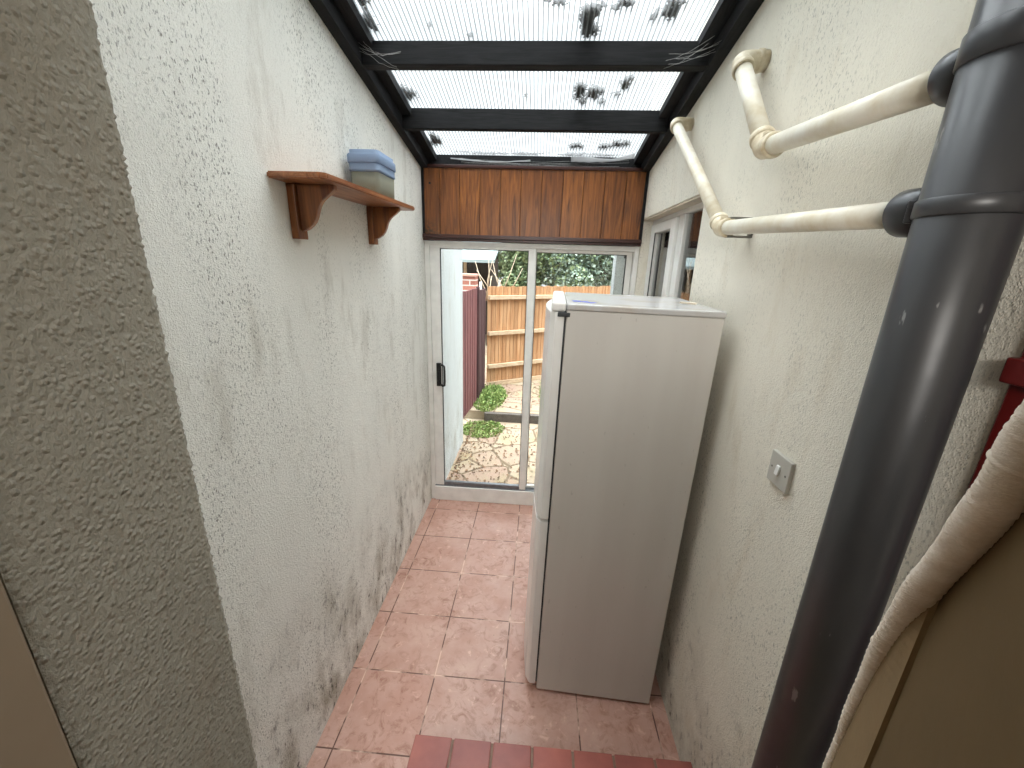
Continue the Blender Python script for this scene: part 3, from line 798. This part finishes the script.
r = empty('dark_maroon_fence', (-.76, 5.22, .08)); tag(r, 'darker weathered maroon boards between the maroon fence and the pale timber fence', 'fence')
b = MB(); boards(b, (-.785, 5.22), (-.765, 5.82), .085, 1.55, .12, .02, M['maroon_dark'], rnd); local(b.build('board_panel'), r)
r = empty('brick_pier', (-1.12, 6.1, .08)); tag(r, 'old brick pier rising behind the maroon fence', 'brick pier')
local(MB().box(-1.42, -.93, 5.95, 6.2, .08, 1.70, M['brick'], .004).build('brickwork'), r)
local(MB().box(-1.44, -.92, 5.93, 6.22, 1.701, 1.735, plain('pale_coping', (196, 150, 132), .9), .004).build('coping'), r)
b = MB(); b.tube([(-.83, 5.75, .1), (-.83, 5.75, 1.2), (-.825, 5.75, 1.64)], [.022, .022, .018], plain('flaking_white_post', (206, 196, 190), .8, .2, 30), 10)
o = b.build('thin_white_post'); tag(o, 'thin flaking white post beside the brick pier', 'post')
# shed
r = empty('garden_shed', (-2.2, 9.5, .08)); tag(r, 'dark open shed with a pale sloping roof behind the maroon fence', 'shed')
sh = MB(); sh.box(-3.9, -1.1, 10.6, 10.7, .08, 2.2, M['shed_wall']); sh.box(-3.9, -3.8, 8.9, 10.6, .08, 2.0, M['shed_wall']); sh.box(-1.15, -1.08, 9.0, 10.6, .08, 2.0, M['shed_wall'])
local(sh.build('walls'), r)
local(MB().prism([(8.6, 1.90), (10.9, 2.6), (10.9, 2.66), (8.6, 1.96)], 0, -4.1, -.95, M['shed_roof']).build('roof'), r)
for px in (-3.4, -1.62): local(MB().box(px-.03, px+.03, 8.9, 8.96, .08, 1.93, M['fence_rail']).build('post'), r)

# foliage
def leaves(b, cen, rad, n, size, mats, rnd, core=.55):
    cen = Vector(cen)
    for _ in range(n):
        d = Vector((rnd.gauss(0, 1), rnd.gauss(0, 1), rnd.gauss(0, 1))).normalized()
        q = core+(1-core)*rnd.random()
        p = cen+Vector((d.x*rad[0]*q, d.y*rad[1]*q, d.z*rad[2]*q))
        L = size*rnd.uniform(.6, 1.3); u = Vector((rnd.gauss(0, 1), rnd.gauss(0, 1), rnd.gauss(-.3, .7))).normalized()
        v = u.cross(Vector((rnd.gauss(0, 1), rnd.gauss(0, 1), rnd.gauss(0, 1)))).normalized()*L*.38
        u = u*L
        b.face([p-u*.5, p-u*.1+v, p+u*.25+v*.8, p+u*.6, p+u*.25-v*.8, p-u*.1-v], rnd.choice(mats))
def tree(x, y, z0, blobs, mats, label, seed, size=.062, n=2600, name='garden_tree'):
    rnd = random.Random(seed)
    r = empty(name, (x, y, z0)); tag(r, label, 'tree')
    t = MB(); t.tube([(x, y, z0), (x+.05, y, z0+.7), (x, y+.05, z0+1.7)], [.07, .055, .03], M['bark'], 10)
    for (bx, by, bz, rx, rz) in blobs: t.tube([(x, y, z0+1.0), ((x+bx)/2, (y+by)/2, bz-rz*.5), (bx, by, bz)], [.035, .02, .008], M['bark'], 6)
    local(t.build('trunk'), r)
    b = MB()
    for (bx, by, bz, rx, rz) in blobs: leaves(b, (bx, by, bz), (rx, rx, rz), n, size, mats, rnd)
    local(b.build('crown'), r)
tree(-.55, 8.6, .08, [(-.42, 8.5, 1.95, .40, .42), (-.15, 8.3, 2.15, .5, .5), (-.4, 8.9, 2.6, .5, .5), (-.2, 8.8, 2.9, .7, .6), (-.35, 8.2, 1.5, .4, .35)], [M['leaf1'], M['leaf3'], M['leaf1']], 'mid green leafy tree behind the timber fence, beside the shed', 21)
tree(.35, 8.5, .08, [(.35, 8.3, 1.9, .5, .5), (.75, 8.6, 2.3, .55, .5), (.2, 8.8, 2.7, .6, .55), (.65, 8.1, 1.55, .4, .35)], [M['leaf2'], M['leaf1'], M['leaf2']], 'grey-green bushy tree showing through the left part of the fixed pane', 22)
tree(1.4, 8.9, .08, [(1.3, 8.7, 1.9, .6, .55), (1.7, 9.0, 2.5, .7, .6), (1.05, 9.2, 2.5, .6, .5), (1.9, 8.8, 1.8, .5, .5)], [M['leaf2'], M['leaf3'], M['leaf2']], 'grey-green tree nearest the white post outside', 23)
tree(.6, 11.5, .08, [(-.6, 11.6, 2.2, 1.1, 1.0), (.8, 11.8, 2.4, 1.2, 1.1), (2.2, 11.8, 2.3, 1.2, 1.0), (.2, 12, 3.3, 1.3, .9), (1.8, 12.2, 3.4, 1.3, .9)], [M['leaf3'], M['leaf1']], 'darker tall tree far behind the garden', 24, .12, 2600)
b = MB(); rnd = random.Random(31)
for _ in range(12):
    p = Vector((rnd.uniform(-.95, -.55), rnd.uniform(6.5, 7.2), 1.3)); q = p+Vector((rnd.uniform(-.35, .3), rnd.uniform(-.1, .1), rnd.uniform(.35, .75)))
    b.tube([p, p.lerp(q, .5)+Vector((rnd.uniform(-.05, .05), 0, .03)), q], [.011, .008, .004], M['twig'], 6)
o = b.build('bare_branches'); tag(o, 'pale bare twigs rising over the corner of the two fences', 'branches', kind='stuff')

def grass(cx, cy, rx, ry, z, n, hgt, label, seed, name='weed_patch', leafy=True):
    rnd = random.Random(seed); b = MB()
    for _ in range(n):
        a = rnd.uniform(0, 2*PI); q = math.sqrt(rnd.random()); x = cx+math.cos(a)*q*rx; y = cy+math.sin(a)*q*ry
        hh = hgt*rnd.uniform(.15, 1.1)*(1-.5*q)*(.35+.65*abs(math.sin(x*23+1)*math.cos(y*17))); lx, ly = rnd.gauss(0, .35)*hh, rnd.gauss(0, .35)*hh; w_ = rnd.uniform(.003, .006)
        b.face([(x-w_, y, z), (x+w_, y, z), (x+lx*.5+w_, y+ly*.5, z+hh*.6), (x+lx, y+ly, z+hh*.95), (x+lx*.5-w_, y+ly*.5, z+hh*.6)], M['grass'])
        if leafy and rnd.random() < .7:
            leaves(b, (x+lx*.6, y+ly*.6, z+hh*.7), (.02, .02, .02), 1, .024, [M['grass']], rnd)
    o = b.build(name); tag(o, label, 'weeds', kind='stuff'); return o
grass(-.62, 5.35, .22, .60, .08, 2000, .12, 'larger green weed patch along the foot of the dark maroon fence', 41)
grass(-.60, 4.45, .26, .26, -.03, 1100, .075, 'smaller green weed patch at the foot of the maroon fence near the edging', 42)
grass(.22, 5.6, .14, .5, .08, 700, .35, 'straggling weeds on the right side of the path, partly behind the fridge', 43)
grass(.20, 4.3, .10, .25, -.03, 260, .20, 'thin weeds low down beside the fridge edge, outside the glass', 44)
def litter(x0_, x1_, y0_, y1_, z, n, label, seed, size=.03, bias=None):
    rnd = random.Random(seed); b = MB()
    for _ in range(n):
        u = rnd.random()**(bias or 1); x = x0_+(x1_-x0_)*u; y = rnd.uniform(y0_, y1_); a = rnd.uniform(0, 6.3); L = size*rnd.uniform(.4, 1.1)
        P = [(-.5, 0), (-.1, .3), (.3, .22), (.55, 0), (.3, -.22), (-.1, -.3)]
        b.face([(x+(u_*math.cos(a)-v_*math.sin(a))*L, y+(u_*math.sin(a)+v_*math.cos(a))*L, z+.003+rnd.uniform(0, .008)+abs(u_)*.004) for u_, v_ in P], M['litter'])
    o = b.build('leaf_litter'); tag(o, label, 'fallen leaves', kind='stuff')
litter(-.74, .4, 3.1, 4.65, -.03, 800, 'brown leaf litter on the patio slabs just outside the door', 51, .03, 1.8)
litter(-.6, .4, 4.95, 6.0, .08, 350, 'brown leaf litter on the path by the timber fence', 52, .035)

# ------------------------------------------------------------------ sky and lights
wd = bpy.data.worlds.new('overcast_sky'); bpy.context.scene.world = wd; wd.use_nodes = True
t = wd.node_tree; bg = t.nodes['Background']
tc = t.nodes.new('ShaderNodeTexCoord'); sx = t.nodes.new('ShaderNodeSeparateXYZ'); t.links.new(tc.outputs['Generated'], sx.inputs[0])
mr = t.nodes.new('ShaderNodeMapRange'); mr.inputs[1].default_value = .42; mr.inputs[2].default_value = 1; mr.inputs[3].default_value = .72; mr.inputs[4].default_value = 9.5
t.links.new(sx.outputs[2], mr.inputs[0])
bg.inputs[0].default_value = (.93, .97, 1.0, 1); t.links.new(mr.outputs[0], bg.inputs[1])
L = bpy.data.lights.new('kitchen_fill_light', 'AREA'); L.shape = 'RECTANGLE'; L.size = .8; L.size_y = .28; L.energy = 19; L.color = (1, .965, .91)  # added fill behind the camera to brighten fridge and cord; no window modelled there
lo = bpy.data.objects.new('kitchen_fill_light', L); C.objects.link(lo); lo.location = (-.12, -1.3, 2.34)
lo.rotation_euler = (Vector((.55, .45, 1.55))-lo.location).to_track_quat('-Z', 'Y').to_euler()

# ------------------------------------------------------------------ camera
pitch, yaw, roll = .28988, -.05905, -.03253
cy, sy, cp, spp, cr, sr = math.cos(yaw), math.sin(yaw), math.cos(pitch), math.sin(pitch), math.cos(roll), math.sin(roll)
fw = Vector((sy*cp, cy*cp, -spp)); rt = Vector((cy, -sy, 0)); dn = fw.cross(rt)
r2 = rt*cr+dn*sr; d2 = -rt*sr+dn*cr
cam = bpy.data.cameras.new('camera'); co = bpy.data.objects.new('camera', cam); C.objects.link(co)
mtx = Matrix((( r2.x, -d2.x, -fw.x, 0), (r2.y, -d2.y, -fw.y, 0), (r2.z, -d2.z, -fw.z, H), (0, 0, 0, 1)))
co.matrix_world = mtx
cam.sensor_width = 36; cam.lens = 36*401.5/1024; cam.clip_start = .01
bpy.context.scene.camera = co
vs = bpy.context.scene.view_settings
vs.view_transform = 'Standard'; vs.look = 'None'; vs.gamma = 1; vs.use_curve_mapping = False; vs.exposure = 0.58
